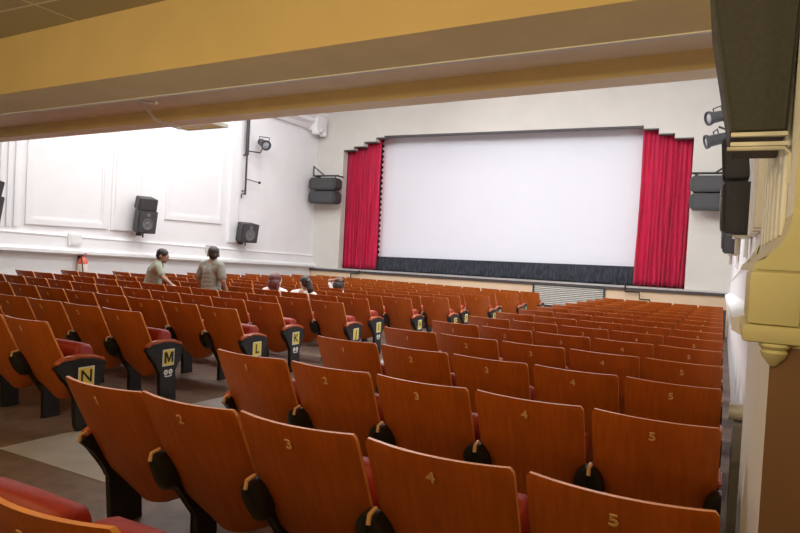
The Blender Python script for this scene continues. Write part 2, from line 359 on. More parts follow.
# ------------------------------------------------------------------ speakers
def woofer(bm, r, o, ax=(0, -1, 0)):
    lathe(bm, [(r, 0), (r, .012), (r * .88, .016), (r * .84, .004), (r * .35, -.03 + .03), (r * .3, .012), (0.001, .02)], ax, o, 24)
def surround_speaker(nm, label, loc, rz, h=.55, w=.48, d=.34, upper=True, tilt=.18, group=None, s=1.0):
    """wall speaker: local -Y is its front, the wall is behind at +Y"""
    t = thing(nm, label, 'speaker', loc, (0, 0, rz), group); t.scale = (s, s, s)
    bm = NB()
    def cab(z0, z1, ti):
        pts = [(-w / 2, -d), (w / 2, -d), (w / 2 * .78, 0), (-w / 2 * .78, 0)]
        A = [bm.verts.new((x, y + (-ti * (z0 - zc) * -1 if False else 0), z0)) for x, y in pts]
        B = [bm.verts.new((x, y, z1)) for x, y in pts]
        bm.faces.new(A); bm.faces.new(B[::-1])
        for i in range(4): bm.faces.new((A[i], B[i], B[(i + 1) % 4], A[(i + 1) % 4]))
    zc = 0
    cab(0, h, tilt)
    bmesh.ops.bevel(bm, geom=bm.edges[:], offset=.012, segments=2, affect='EDGES')
    bmesh.ops.rotate(bm, verts=bm.verts[:], cent=(0, 0, 0), matrix=Matrix.Rotation(tilt, 3, 'X'))
    cabn = obj('cabinet', bm, 'speaker', t)
    R = Matrix.Rotation(tilt, 4, 'X')
    bm = NB(); box(bm, -w * .44, w * .44, -d - .012, -d + .004, h * .05, h * .95, bev=.006); bm.transform(R); obj('grille', bm, 'grille', cabn)
    bm = NB(); woofer(bm, w * .29, (0, -d - .012, h * .42)); lathe(bm, [(w * .1, 0), (w * .1, .008), (w * .03, .014), (.001, .016)], (0, -1, 0), (0, -d - .012, h * .82), 16); bm.transform(R)
    obj('woofer', bm, 'cone', cabn, True)
    if upper:
        bm = NB(); hw = w * .5
        pts = [(-hw, -d * .95), (hw, -d * .95), (hw * .85, -.02), (-hw * .85, -.02)]
        A = [bm.verts.new((x, y, h + .03)) for x, y in pts]; B = [bm.verts.new((x * .96, y, h + .03 + .30)) for x, y in pts]
        bm.faces.new(A); bm.faces.new(B[::-1])
        for i in range(4): bm.faces.new((A[i], B[i], B[(i + 1) % 4], A[(i + 1) % 4]))
        bmesh.ops.bevel(bm, geom=bm.edges[:], offset=.012, segments=2, affect='EDGES')
        R2 = Matrix.Rotation(tilt * 1.6, 4, Vector((1, 0, 0))); Tm = Matrix.Translation((0, -.03, h)) @ R2 @ Matrix.Translation((0, 0, -h))
        bm.transform(Tm); up = obj('horn_cabinet', bm, 'speaker', t)
        bm = NB(); box(bm, -hw * .86, hw * .86, -d * .95 - .01, -d * .95 + .004, h + .06, h + .30, bev=.005); bm.transform(Tm); obj('grille', bm, 'grille', up)
    bm = NB()                                # bracket: wall plate, arm and pin below
    box(bm, -.05, .05, -.005, .10 if loc[0] < -5 else .004, -.12, h * (1.55 if upper else .8))
    tube(bm, [(0, .06, .1 * h), (0, -d * .5, -.03)], .018); tube(bm, [(0, -d * .5, -.02), (0, -d * .5, -.16)], .02); box(bm, -w * .3, w * .3, -d * .7, -d * .1, -.035, -.015)
    obj('bracket', bm, 'steel' if loc[0] < -5 else 'galv', t)  # right-wall brackets pale, light on them put into the colour
    return t
RZL, RZR = math.pi / 2, -math.pi / 2        # facing +X (left wall) / facing -X (right wall)
G = 'surround speakers on the side walls'
surround_speaker('wall_speaker', 'black two-piece wall speaker on the left wall at the picture edge', (XL + .12, 7.12, Z(.13)), RZL + .25, group=G)
surround_speaker('wall_speaker', 'black two-piece wall speaker on the left wall above the standing boy', (XL + .19, 10.93, Z(.12)), RZL - .25, group=G)
surround_speaker('wall_speaker', 'single black wall speaker on the left wall beyond the standing man', (XL + .12, 14.72, Z(.03)), RZL - .25, .56, .58, .38, False, group=G)
surround_speaker('wall_speaker', 'black two-piece wall speaker on the right wall left of the fluted mouldings', (XR + .012, 5.45, Z(.26)), RZR, .38, .46, .20, True, .05, G)
surround_speaker('wall_speaker', 'smaller black wall speaker farthest along the right wall', (XR - .005, 9.8, Z(.20)), RZR, .50, .50, .19, False, .05, G)
# big near speaker hung from the right wall under the balcony: we see its plain end panel
t = thing('hanging_speaker', 'big dark speaker cabinet hung high on the right wall nearest the camera', 'speaker', (.125, 2.3, Z(.395)))
bm = NB()
A = [(-.128, 0.0), (.012, 0.0), (.026, .435), (-.206, .435)]
prism(bm, A, 'y', -.2, .30, 0, .008); cb = obj('cabinet', bm, 'black_vinyl', t)
bm = NB(); prism(bm, [(-.214, .42), (-.203, .42), (-.125, .01), (-.136, .01)], 'y', -.18, .28, 0); obj('grille', bm, 'grille', cb)
bm = NB()
for z in (-.004, -.032): box(bm, -.132, .012, -.210, -.19, z - .007, z + .004)
tube(bm, [(-.14, -.212, -.048), (.005, -.212, -.048), (.02, -.212, -.065), (.022, -.212, -.15)], .006); obj('bracket', bm, 'galv', t)
# front speakers beside the curtains: pair of boxes with chamfered ends, triangular bracket above
def screen_speaker(label, x0, x1, bx0, bx1, mirror):
    Y = 17.95; f = Y / 18.6; xc = (x0 + x1) / 2
    t = thing('front_speaker_pair', label, 'speaker', (xc, Y + .2, Z(1.5 * f)), group='front speakers beside the curtains')
    hw = (x1 - x0) / 2
    for z0, z1 in ((.0, .42), (.46, .88)):
        bm = NB(); c = .09
        prism(bm, [(-hw + c, z0), (hw - c, z0), (hw, z0 + c), (hw, z1 - c), (hw - c, z1), (-hw + c, z1), (-hw, z1 - c), (-hw, z0 + c)], 'y', -.2, .2, 0, .015)
        cb = obj('cabinet', bm, 'speaker', t)
        bm = NB(); box(bm, -hw + .12, hw - .12, -.215, -.195, z0 + .05, z1 - .05, bev=.006); obj('grille', bm, 'grille', cb)
    bm = NB(); s = -1 if mirror else 1
    tube(bm, [(-s * hw * .92, 0, .96), (s * hw * .95, 0, .96)], .03); tube(bm, [(-s * hw * .92, 0, .96), (-s * hw * .92, 0, 1.3)], .025); tube(bm, [(-s * hw * .92, 0, 1.29), (-s * hw * .1, 0, .97)], .025)
    tube(bm, [(-s * hw * .92, 0, .96), (-s * hw * .92, .43, .96)], .025); tube(bm, [(s * hw * .8, 0, .96), (s * hw * .8, .43, .96)], .025)
    tube(bm, [(-hw * .7, 0, .96), (-hw * .7, 0, .42)], .02); tube(bm, [(hw * .7, 0, .96), (hw * .7, 0, .42)], .02)
    obj('bracket', bm, 'steel', t)
screen_speaker('pair of black horizontal speakers on a bracket left of the left curtain', -12.95, -11.83, 0, 0, False)
screen_speaker('pair of black horizontal speakers on a bracket right of the right curtain', -.93, .12, 0, 0, True)

# ------------------------------------------------------------------ lamps, pole, small wall things
def floodlight(parent, loc, aim, s=1.0):
    bm = NB(); lathe(bm, [(.05, -.18), (.09, -.16), (.10, .12), (.125, .16), (.125, .2), (.10, .2), (.095, .17)], (0, -1, 0), (0, 0, 0), 18)
    bm.transform(Matrix.Scale(s, 4)); h = obj('lamp_housing', bm, 'steel', parent, True, loc, aim)
    bm = NB(); lathe(bm, [(.095, 0), (.07, .015), (.001, .02)], (0, -1, 0), (0, -.17, 0), 18); bm.transform(Matrix.Scale(s, 4)); obj('lens', bm, 'lens', h, True)
    bm = NB(); tube(bm, [(-.13, 0, 0), (-.13, 0, .16), (.13, 0, .16), (.13, 0, 0)], .012); bm.transform(Matrix.Scale(s, 4)); obj('yoke', bm, 'steel', h)
t = thing('lighting_pole', 'thin dark lighting pole on the left wall carrying a spotlight', 'light', (XL + .145, 14.75, Z(1.4)))
bm = NB(); tube(bm, [(0, 0, .0), (0, 0, 1.25)], .03); tube(bm, [(0, 0, 1.2), (0, 0, 2.6)], .055); tube(bm, [(0, 0, .05), (0, -.16, .0), (0, -.16, -.12)], .02)
for z in (.12, 1.2, 2.45): tube(bm, [(0, 0, z), (-.13, 0, z)], .02)
obj('pole', bm, 'steel', t)
bm = NB(); tube(bm, [(0, 0, .48), (0, .62, .44)], .014); lathe(bm, [(.0, 0), (.04, .01), (.04, .05), (0, .06)], (0, 1, 0), (0, .6, .44)); obj('side_arm', bm, 'steel', t)
bm = NB(); tube(bm, [(0, 0, 1.32), (.15, .42, 1.33), (.19, .48, 1.5)], .02); obj('lamp_arm', bm, 'steel', t)
floodlight(t, (.19, .50, 1.62), (math.radians(20), 0, math.radians(62)), 1.25)
t = thing('spotlight_bracket', 'pair of dark spotlights on an arm high on the right wall', 'light', (XR, 14.2, Z(2.75)))
bm = NB(); tube(bm, [(0, 0, 0), (-.3, -.02, .0), (-.44, -.02, .06)], .022); tube(bm, [(-.3, -.02, .3), (-.3, -.02, -.25)], .018); tube(bm, [(-.3, -.02, .12), (-.46, -.02, .28)], .016); obj('lamp_arm', bm, 'steel', t)
floodlight(t, (-.45, -.05, .26), (math.radians(15), 0, math.radians(-60)), 1.15)
floodlight(t, (-.45, -.05, -.20), (math.radians(15), 0, math.radians(-75)), 1.15)
# fire extinguisher on the left wall
t = thing('fire_extinguisher', 'red fire extinguisher with a pale label hung on the left wall', 'extinguisher', (XL + .13, 9.45, Z(-1.02)))
bm = NB(); lathe(bm, [(.06, 0), (.1, .015), (.105, .04), (.105, .36), (.09, .42), (.05, .46), (.035, .48)], seg=24); obj('cylinder', bm, 'ext', t, True)
bm = NB(); lathe(bm, [(.1075, .12), (.1085, .13), (.1085, .30), (.1075, .31)], seg=24); obj('label_band', bm, 'label', t, True)
bm = NB(); lathe(bm, [(.03, .48), (.03, .53), (.02, .54)], seg=12); box(bm, -.015, .13, -.012, .012, .545, .56); box(bm, -.01, .12, -.012, .012, .51, .522); obj('valve_handle', bm, 'ext', t)
bm = NB(); tube(bm, [(.02, -.03, .51), (.06, -.09, .5), (.11, -.1, .40), (.12, -.08, .2), (.12, -.07, .1)], .012); obj('hose', bm, 'black', t, True)
bm = NB(); box(bm, -.13, -.1, -.04, .04, .38, .5); tube(bm, [(-.12, 0, .44), (-.06, 0, .44)], .02); obj('wall_hook', bm, 'steel', t)
bm = NB(); box(bm, XL + .05, XL + .11, 9.1, 9.42, Z(-.29), Z(-.03), 0, .012); box(bm, XL + .11, XL + .118, 9.15, 9.37, Z(-.25), Z(-.07), 0, .003)
tag(obj('junction_box', bm, 'trim'), 'white rectangular box on the left wall above the fire extinguisher', 'box')
bm = NB(); box(bm, XL + .05, XL + .10, 13.3, 13.52, Z(-.37), Z(-.16), 0, .01); box(bm, XL + .10, XL + .106, 13.34, 13.48, Z(-.33), Z(-.2), 0, .002)
tag(obj('switch_box', bm, 'galv'), 'small grey switch box on the left wall behind the standing man', 'box')
# conduit and grille on the beams
cd = NB()
tube(cd, [(-4.6, 4.02, Z(1.195)), (-5.7, 4.75, Z(1.45)), (-5.95, 5.20, Z(1.345)), (-6.02, 5.62, Z(1.335)), (-6.15, 5.72, Z(1.36))], .013)
tag(obj('conduit_pipe', cd, 'galv', None, True), 'thin pale conduit pipe running under the balcony beam', 'pipe')
t = thing('ceiling_grille', 'small tan metal grille hanging at the front edge of the balcony beam', 'grille', (-6.05, 5.98, Z(1.44)), (0, 0, FROT))
bm = NB()
for q in ((-.38, .38, -.13, -.10), (-.38, .38, .10, .13), (-.38, -.35, -.1, .1), (.35, .38, -.1, .1), (-.02, .02, -.1, .1)): box(bm, q[0], q[1], q[2], q[3], -.02, .02)
box(bm, -.3, -.26, -.3, -.1, .0, .02); box(bm, .26, .3, -.3, -.1, .0, .02)
obj('frame', bm, 'galv', t)
bm = NB()
for i in range(9): box(bm, -.35, .35, -.095 + i * .022, -.085 + i * .022, -.012, .008)
obj('slats', bm, 'beam_under', t)
# wall heater squeezed between the seats and the right wall
t = thing('wall_heater', 'grey box heater with a pale rounded top between seat row and right wall', 'heater', (.125, 3.95, FL(4)))
bm = NB(); box(bm, -.03, .03, 0, .28, .02, .66, bev=.008); obj('casing', bm, 'heater', t)
bm = NB(); tube(bm, [(-.055, .1, .71), (.035, .1, .71)], .05, 16); obj('top_duct', bm, 'galv', t, True)

# ------------------------------------------------------------------ cinema seats
def yb(z): return -.527 * (z - .77)
def shell_mesh():
    bm = NB(); NU, NV = 14, 16; z0, z1 = .20, .848
    def pt(u, v, off):
        z = z0 + (z1 - z0) * v
        w = (.257 - .007 * math.exp(-((v - .43) / .1) ** 2)) if v > .28 else .257 * (1 - .42 * (1 - v / .28) ** 2.4)
        if v > .965: w -= .012 * ((v - .965) / .035) ** 2
        y = yb(z) + .048 * u * u - .015 + off - .012 * math.sin(math.pi * v)
        zz = z - .03 * (u * u) * max(0, (.1 - v) / .1) * 0 + (.035 * u * u * max(0, 1 - v / .2))
        return (w * u, y + off * 0, zz)
    us = [-1 + 2 * i / NU for i in range(NU + 1)]; vs = [0, .02, .05, .09, .14, .2, .28, .36, .45, .54, .63, .72, .81, .89, .955, .98, 1]
    g = {}
    for s, off in ((0, 0), (1, .017)):
        for i, u in enumerate(us):
            for j, v in enumerate(vs): g[s, i, j] = bm.verts.new(pt(u, v, off))
    nu, nv = len(us), len(vs)
    for i in range(nu - 1):
        for j in range(nv - 1):
            bm.faces.new((g[0, i, j], g[0, i + 1, j], g[0, i + 1, j + 1], g[0, i, j + 1]))
            bm.faces.new((g[1, i, j], g[1, i, j + 1], g[1, i + 1, j + 1], g[1, i + 1, j]))
    rim = [(i, 0) for i in range(nu)] + [(nu - 1, j) for j in range(1, nv)] + [(i, nv - 1) for i in range(nu - 2, -1, -1)] + [(0, j) for j in range(nv - 2, 0, -1)]
    for a, b_ in zip(rim, rim[1:] + rim[:1]): bm.faces.new((g[0, a[0], a[1]], g[1, a[0], a[1]], g[1, b_[0], b_[1]], g[0, b_[0], b_[1]])).material_index = 1
    return mesh('backrest', bm, ['wood', 'wood_edge'], True)
def backpad_mesh():
    bm = NB(); NU, NV = 12, 12; g = {}
    for s in (0, 1):
        for i in range(NU + 1):
            for j in range(NV + 1):
                u = -1 + 2 * i / NU; v = j / NV; z = .27 + .555 * v
                w = .246 if v > .25 else .246 * (1 - .3 * (1 - v / .25) ** 2)
                puff = .05 * (1 - abs(u) ** 6) * (1 - abs(2 * v - 1) ** 6) if s else 0
                g[s, i, j] = bm.verts.new((w * u, yb(z) + .048 * u * u + .003 + .005 * s + puff - .012 * math.sin(math.pi * (z - .2) / .648), z))
    for i in range(NU):
        for j in range(NV):
            bm.faces.new((g[0, i, j], g[0, i + 1, j], g[0, i + 1, j + 1], g[0, i, j + 1])); bm.faces.new((g[1, i, j], g[1, i, j + 1], g[1, i + 1, j + 1], g[1, i + 1, j]))
    rim = [(i, 0) for i in range(NU + 1)] + [(NU, j) for j in range(1, NV + 1)] + [(i, NV) for i in range(NU - 1, -1, -1)] + [(0, j) for j in range(NV - 1, 0, -1)]
    for a, b_ in zip(rim, rim[1:] + rim[:1]): bm.faces.new((g[0, a[0], a[1]], g[1, a[0], a[1]], g[1, b_[0], b_[1]], g[0, b_[0], b_[1]]))
    return mesh('back_cushion', bm, 'red', True)
def cushion_mesh(down=False):
    bm = NB(); pts = []
    for k in range(24):
        a = 2 * math.pi * k / 24; c, s = math.cos(a), math.sin(a)
        pts.append((math.copysign(abs(c) ** .6, c), math.copysign(abs(s) ** .6, s)))
    ry, rz, cy, cz, rot = (.085, .150, .320, .50, -.16) if not down else (.20, .06, .42, .43, .05)
    rings = []
    for x, f in ((-.222, .82), (-.214, .93), (-.195, 1), (0, 1.02), (.195, 1), (.214, .93), (.222, .82)):
        ring = []
        for a, b_ in pts:
            y, z = a * ry * f, b_ * rz * f
            ring.append(bm.verts.new((x, cy + y * math.cos(rot) - z * math.sin(rot), cz + y * math.sin(rot) + z * math.cos(rot))))
        rings.append(ring)
    for r in range(len(rings) - 1):
        for i in range(24): bm.faces.new((rings[r][i], rings[r][(i + 1) % 24], rings[r + 1][(i + 1) % 24], rings[r + 1][i]))
    bm.faces.new(rings[0][::-1]); bm.faces.new(rings[-1])
    return mesh('seat_cushion', bm, 'red', True)
def leg_mesh(panel):
    bm = NB()
    if panel: pts = [(.25, -.008), (.42, -.008), (.405, .05), (.395, .30), (.2, .34), (.225, .05)]
    else: pts = [(.315, -.008), (.475, -.008), (.455, .02), (.452, .22), (.28, .47), (.17, .53), (.10, .48), (.17, .41), (.325, .20), (.33, .02)]
    prism(bm, pts, 'x', -.021, .021, 0, .005)
    return mesh('leg', bm, 'black', True)
def hub_mesh(sd):
    """half of the round cast cover over the joint between two chairs (each chair carries its own half)"""
    bm = NB(); n = 16; rings = []
    for r, y in ((1, .175), (1, .135), (.93, .112), (.7, .097), (.35, .09)):
        ring = []
        for k in range(n + 1):
            a = -math.pi / 2 + math.pi * k / n; z = .458 + .098 * r * math.sin(a)
            ring.append(bm.verts.new((sd * (.068 * r * math.cos(a) + .001), y - .42 * (z - .458), z)))
        rings.append(ring)
    for i in range(len(rings) - 1):
        for k in range(n): bm.faces.new((rings[i][k], rings[i][k + 1], rings[i + 1][k + 1], rings[i + 1][k]))
    bm.faces.new(rings[-1]); bm.faces.new(rings[0][::-1])
    bm.faces.new([r[0] for r in rings] + [r[-1] for r in reversed(rings)])
    return mesh('hub_cover', bm, 'black', True)
def peg_mesh():
    bm = NB(); tube(bm, [(.009, .12, .562), (.009, .075, .555), (.009, .068, .522)], .009, 8); return mesh('peg', bm, 'brass', True)
def arm_mesh():
    bm = NB(); prism(bm, [(.17, .50), (.47, .475), (.49, .50), (.47, .53), (.22, .535), (.17, .53)], 'x', -.018, .018, 0, .004); return mesh('armrest', bm, 'black', True)
def armpad_mesh(top):
    bm = NB(); th = .028
    n = len(top); A = []
    for x in (-.027, .027):
        A.append([bm.verts.new((x, y, z)) for y, z in top] + [bm.verts.new((x, y, z + th)) for y, z in reversed(top)])
    m = 2 * n
    bm.faces.new(A[0]); bm.faces.new(A[1][::-1])
    for i in range(m): bm.faces.new((A[0][i], A[1][i], A[1][(i + 1) % m], A[0][(i + 1) % m]))
    bmesh.ops.recalc_face_normals(bm, faces=bm.faces)
    bmesh.ops.bevel(bm, geom=[e for e in bm.edges if e.calc_face_angle(0) > .6], offset=.009, segments=3, affect='EDGES')
    return mesh('arm_pad', bm, 'pad', True)
PANEL = [(.04, .50), (.12, .545), (.25, .555), (.36, .545), (.475, .505), (.465, .44), (.43, .35), (.40, .28), (.2, .28), (.165, .36), (.10, .44)]
def panel_mesh():
    bm = NB(); prism(bm, PANEL, 'x', -.024, .024, 0, .006); return mesh('end_panel', bm, 'black', True)
ME = dict(back=shell_mesh(), pad=backpad_mesh(), cush=cushion_mesh(), cushdown=cushion_mesh(True), leg=leg_mesh(False), legp=leg_mesh(True), hubl=hub_mesh(1), hubr=hub_mesh(-1), peg=peg_mesh(), arm=arm_mesh(),
          armpad=armpad_mesh([(.21, .534), (.28, .536), (.37, .532), (.46, .522)]), panel=panel_mesh(), panelpad=armpad_mesh([(.06, .515), (.12, .545), (.25, .556), (.36, .546), (.465, .51)]))
TILT = math.atan(.527)
def digit_me(n):
    zc = .772; x = Matrix.Translation((0, yb(zc) - .0275, zc)) @ Matrix.Rotation(math.pi / 2 + TILT * 1.0, 4, 'X')
    me = text_mesh(str(n), .063, 'digit', .0012, .0010, x); return me
DIG = {}
def digit(n):
    if n not in DIG: DIG[n] = digit_me(n); DIG[n].name = 'seat_number'
    return DIG[n]
def plate_me(ch):
    # yellow plate with white margin and black letter, on the aisle side of the end panel
    X = Matrix.Translation((.0285, .30, .41)) @ Matrix.Rotation(math.pi / 2, 4, 'Z') @ Matrix.Rotation(math.pi / 2, 4, 'X')
    me = text_mesh(ch, .138, ['ink', 'yellow', 'whitepaint'], .001, .0012, X)
    bm = NB(); bm.from_mesh(me)
    for f in bm.faces: f.material_index = 0
    if ch == 'M':                               # the built-in M is too narrow to read: draw a bold one
        bm.clear()
        prism(bm, [(.252, .362), (.274, .362), (.274, .428), (.297, .366), (.311, .366), (.334, .428), (.334, .362), (.356, .362), (.356, .462), (.328, .462), (.304, .400), (.280, .462), (.252, .462)], 'x', .0275, .0295)
    box(bm, .0235, .026, .232, .368, .333, .487, 2); box(bm, .024, .0275, .24, .36, .341, .479, 1)
    bm.to_mesh(me); bm.free(); me.name = 'letter_plate'; return me
def emblem_me():
    bm = NB()
    for cy in (.275, .33):
        n = 16
        for r0, r1 in ((.007, .025),):
            A = [[bm.verts.new((.0265, cy + r * math.cos(2 * math.pi * k / n), .275 + r * math.sin(2 * math.pi * k / n))) for k in range(n)] for r in (r0, r1)]
            for k in range(n): bm.faces.new((A[0][k], A[0][(k + 1) % n], A[1][(k + 1) % n], A[1][k]))
    pts = [(.26, .238), (.28, .23), (.305, .228), (.33, .23), (.35, .238), (.345, .248), (.325, .241), (.305, .239), (.285, .241), (.265, .248)]
    prism(bm, pts, 'x', .0245, .0265)
    return mesh('round_sticker', bm, 'whitepaint')
EMB = emblem_me()
ORD = ['nearest', 'second', 'third', 'fourth', 'fifth', 'sixth', 'seventh', 'eighth', 'ninth', 'tenth', 'eleventh', 'twelfth', 'thirteenth', 'fourteenth', 'fifteenth']
CO = ['first', 'second', 'third', 'fourth', 'fifth', 'sixth', 'seventh', 'eighth', 'ninth', 'tenth', 'eleventh', 'twelfth', 'thirteenth', 'fourteenth', 'fifteenth']
# prototype, then copies
def standard(root, side, j):
    """a plain standard with armrest at x = side*.275"""
    x = side * (SEATW / 2 - .0285)
    lg = link('leg', ME['leg'], root, (x, 0, 0))
    if side < 0: link('peg', ME['peg'], root, (-SEATW / 2, 0, 0))
    a = link('armrest', ME['arm'], root, (x, 0, 0)); link('arm_pad', ME['armpad'], a)
def seat(x, j, num, label, group, left=True, right=False, letter=None, down=False, endleft=False):
    y = ROW0 + PITCH * j
    r = thing('cinema_chair', label, 'seat', (x, y, -DROP * j), (0, 0, 0), group)
    if not endleft: link('hub_cover', ME['hubl'], r, (-SEATW / 2, 0, 0))
    link('hub_cover', ME['hubr'], r, (SEATW / 2, 0, 0))
    b_ = link('backrest', ME['back'], r); link('seat_number', digit(num), b_)
    link('back_cushion', ME['pad'], r)
    c = link('seat_cushion', ME['cushdown' if down else 'cush'], r)
    if not down: c.rotation_euler = (0, 0, 0); c.location = (0, random.uniform(-.012, .012), random.uniform(-.012, .008))
    if endleft:
        x2 = -SEATW / 2 + .002
        link('leg', ME['legp'], r, (x2, .055, 0)); p = link('end_panel', ME['panel'], r, (x2, .055, 0)); link('arm_pad', ME['panelpad'], p)
        pg = link('peg', ME['peg'], r, (x2, 0.02, -.02))
    elif left: standard(r, -1, j)
    if letter:
        x2 = SEATW / 2 + .0
        link('leg', ME['legp'], r, (x2, 0, 0))
        p = link('end_panel', ME['panel'], r, (x2, 0, 0)); link('arm_pad', ME['panelpad'], p)
        link('letter_plate', plate_me(letter), p)
        if letter in 'MKI': link('round_sticker', EMB, p)
    elif right: standard(r, 1, j)
    return r
OX = -.2278; GR, GL = 'cinema seats in the right block', 'cinema seats in the left block'
for c in (2, 3):
    o = seat(OX + (c - 5) * SEATW, -1, c, ['', '', 'red tipped-up cinema seat cut off at the bottom left corner, left of its neighbour', 'cinema seat whose red cushion just peeks over the bottom edge at lower left'][c], GR)
    o.location.y += .10; o.location.z += .01
for j in range(15):
    for c in range(1, 6):
        o = seat(OX + (c - 5) * SEATW, j, c, 'wooden-backed cinema seat numbered %d in right block, %s row from the camera' % (c, ORD[j]), GR, True, c == 5, endleft=(c == 1))
        if j == 0: o.location.y += (.06, .025, 0, 0, 0)[c - 1]; o.location.x += (.008, .0, 0, 0, 0)[c - 1]; o.scale.z = (.962, .985, 1, 1, 1)[c - 1]
LEFT = {1: -4.56, 2: -4.83, 3: -4.66, 4: -4.93, 5: -4.70, 6: -4.93, 7: -4.73, 8: -4.52, 9: -4.72, 10: -4.50, 11: -4.72, 12: -4.52, 13: -4.72, 14: -4.56}
LET = {1: 'N', 2: 'M', 3: 'L', 4: 'K', 5: 'J', 6: 'I', 7: 'H', 8: 'G', 9: 'F', 10: 'E', 11: 'D', 12: 'C', 13: 'B', 14: 'A'}
SIT = {}
for j, x0 in LEFT.items():
    y = ROW0 + PITCH * j; n = 13
    for c in range(n):
        x = x0 - SEATW * c
        if x < -1.80 * y - .35: break          # left of the frame
        if c == 0:
            lab = 'wooden-backed aisle seat whose black end panel carries the letter %s on a plate' % LET[j] if j <= 7 else 'wooden-backed seat at the aisle end of left block row %s, %s row from camera' % (LET[j], ORD[j])
        else:
            lab = 'wooden-backed cinema seat, %s from the aisle end of left block row %s' % (CO[c], LET[j])
        down = (j, c) in ((6, 2), (6, 3), (8, 4))
        SIT[j, c] = x
        seat(x, j, c + 1, lab, GL, True, False, LET[j] if c == 0 else None, down)

# ------------------------------------------------------------------ people
def blob(name, parts, m, voxel=.007, dec=.4, smooth_it=4, parent=None):
    bm = NB()
    for p in parts:
        if p[0] == 'c':
            _, a, b_, r0, r1 = p; a, b_ = Vector(a), Vector(b_); d = b_ - a; n = max(2, int(d.length / (min(r0, r1) * .45)) + 1)
            if n > 24: n = 24
            for i in range(n + 1):
                t = i / n; r = r0 + (r1 - r0) * t
                bmesh.ops.create_icosphere(bm, subdivisions=2, radius=r, matrix=Matrix.Translation(a + d * t))
        else:
            _, c, rad, rot = p
            bmesh.ops.create_icosphere(bm, subdivisions=3, radius=1, matrix=Matrix.Translation(Vector(c)) @ Euler(rot).to_matrix().to_4x4() @ Matrix.Diagonal((*rad, 1)))
    me = bpy.data.meshes.new('tmp'); bm.to_mesh(me); bm.free()
    o = bpy.data.objects.new('tmp', me); C.objects.link(o)
    r = o.modifiers.new('r', 'REMESH'); r.mode = 'VOXEL'; r.voxel_size = voxel
    s = o.modifiers.new('s', 'SMOOTH'); s.iterations = smooth_it; s.factor = .5
    d = o.modifiers.new('d', 'DECIMATE'); d.ratio = dec
    dg = bpy.context.evaluated_depsgraph_get(); dg.update()
    out = bpy.data.meshes.new_from_object(o.evaluated_get(dg)); bpy.data.objects.remove(o); out.name = name
    out.materials.clear(); out.materials.append(M[m])
    for p in out.polygons: p.use_smooth = True
    return link(name, out, parent)
def hand(w, d, nrm, thumb_side):
    """palm + five fingers; w wrist, d direction, nrm palm normal, thumb_side +-1"""
    w, d, nrm = Vector(w), Vector(d).normalized(), Vector(nrm); nrm = (nrm - d * nrm.dot(d)).normalized(); s = d.cross(nrm) * thumb_side
    P = [('c', w, w + d * .035, .023, .024)]
    for k, (ln, off) in enumerate(((.072, .028), (.08, .010), (.075, -.009), (.06, -.026))):
        b_ = w + d * .082 + s * off; P.append(('c', w + d * .03 + s * off * .7, b_, .015, .0115))
        m1 = b_ + (d * .9 + nrm * .35).normalized() * ln * .5; e = m1 + (d * .7 + nrm * .8).normalized() * ln * .5
        P += [('c', b_, m1, .0100, .0092), ('c', m1, e, .0092, .0078)]
    t0 = w + d * .03 + s * .022; t1 = t0 + (s * .7 + d * .6 + nrm * .2).normalized() * .035; t2 = t1 + (s * .25 + d * .9 + nrm * .3).normalized() * .03
    P += [('c', t0, t1, .0125, .011), ('c', t1, t2, .011, .009)]
    return P
def head_parts(c, f, up, s=1.0):
    """c centre of the skull, f facing direction"""
    c, f = Vector(c), Vector(f).normalized(); up = Vector(up).normalized(); up = (up - f * up.dot(f)).normalized(); rt = f.cross(up)
    R = Matrix((rt, f, up)).transposed().to_euler()
    q = lambda x, y, z: c + (rt * x + f * y + up * z) * s
    P = [('e', q(0, -.012, .028), (.074 * s, .094 * s, .082 * s), R), ('e', q(0, .03, -.045), (.056 * s, .058 * s, .062 * s), R), ('e', q(0, .066, -.085), (.026 * s, .024 * s, .022 * s), R),
         ('c', q(0, .086, .006), q(0, .104, -.030), .009 * s, .0135 * s), ('c', q(-.018, .088, -.066), q(.018, .088, -.066), .0075 * s, .0075 * s), ('c', q(-.03, .082, .022), q(.03, .082, .022), .012 * s, .012 * s)]
    for sd in (-1, 1): P.append(('e', q(sd * .076, -.008, -.01), (.011 * s, .02 * s, .032 * s), R))
    return P, q, R
def eyes(q, par, s=1.0):
    for sd in (-1, 1):
        bm = NB(); bmesh.ops.create_uvsphere(bm, u_segments=12, v_segments=8, radius=.0125 * s, matrix=Matrix.Translation(q(sd * .031, .078, .004))); e = obj('eye', bm, 'eye_white', par, 'all')
        bm = NB(); bmesh.ops.create_uvsphere(bm, u_segments=10, v_segments=6, radius=.007 * s, matrix=Matrix.Translation(q(sd * .031, .0865, .004))); obj('iris', bm, 'ink', e, 'all')
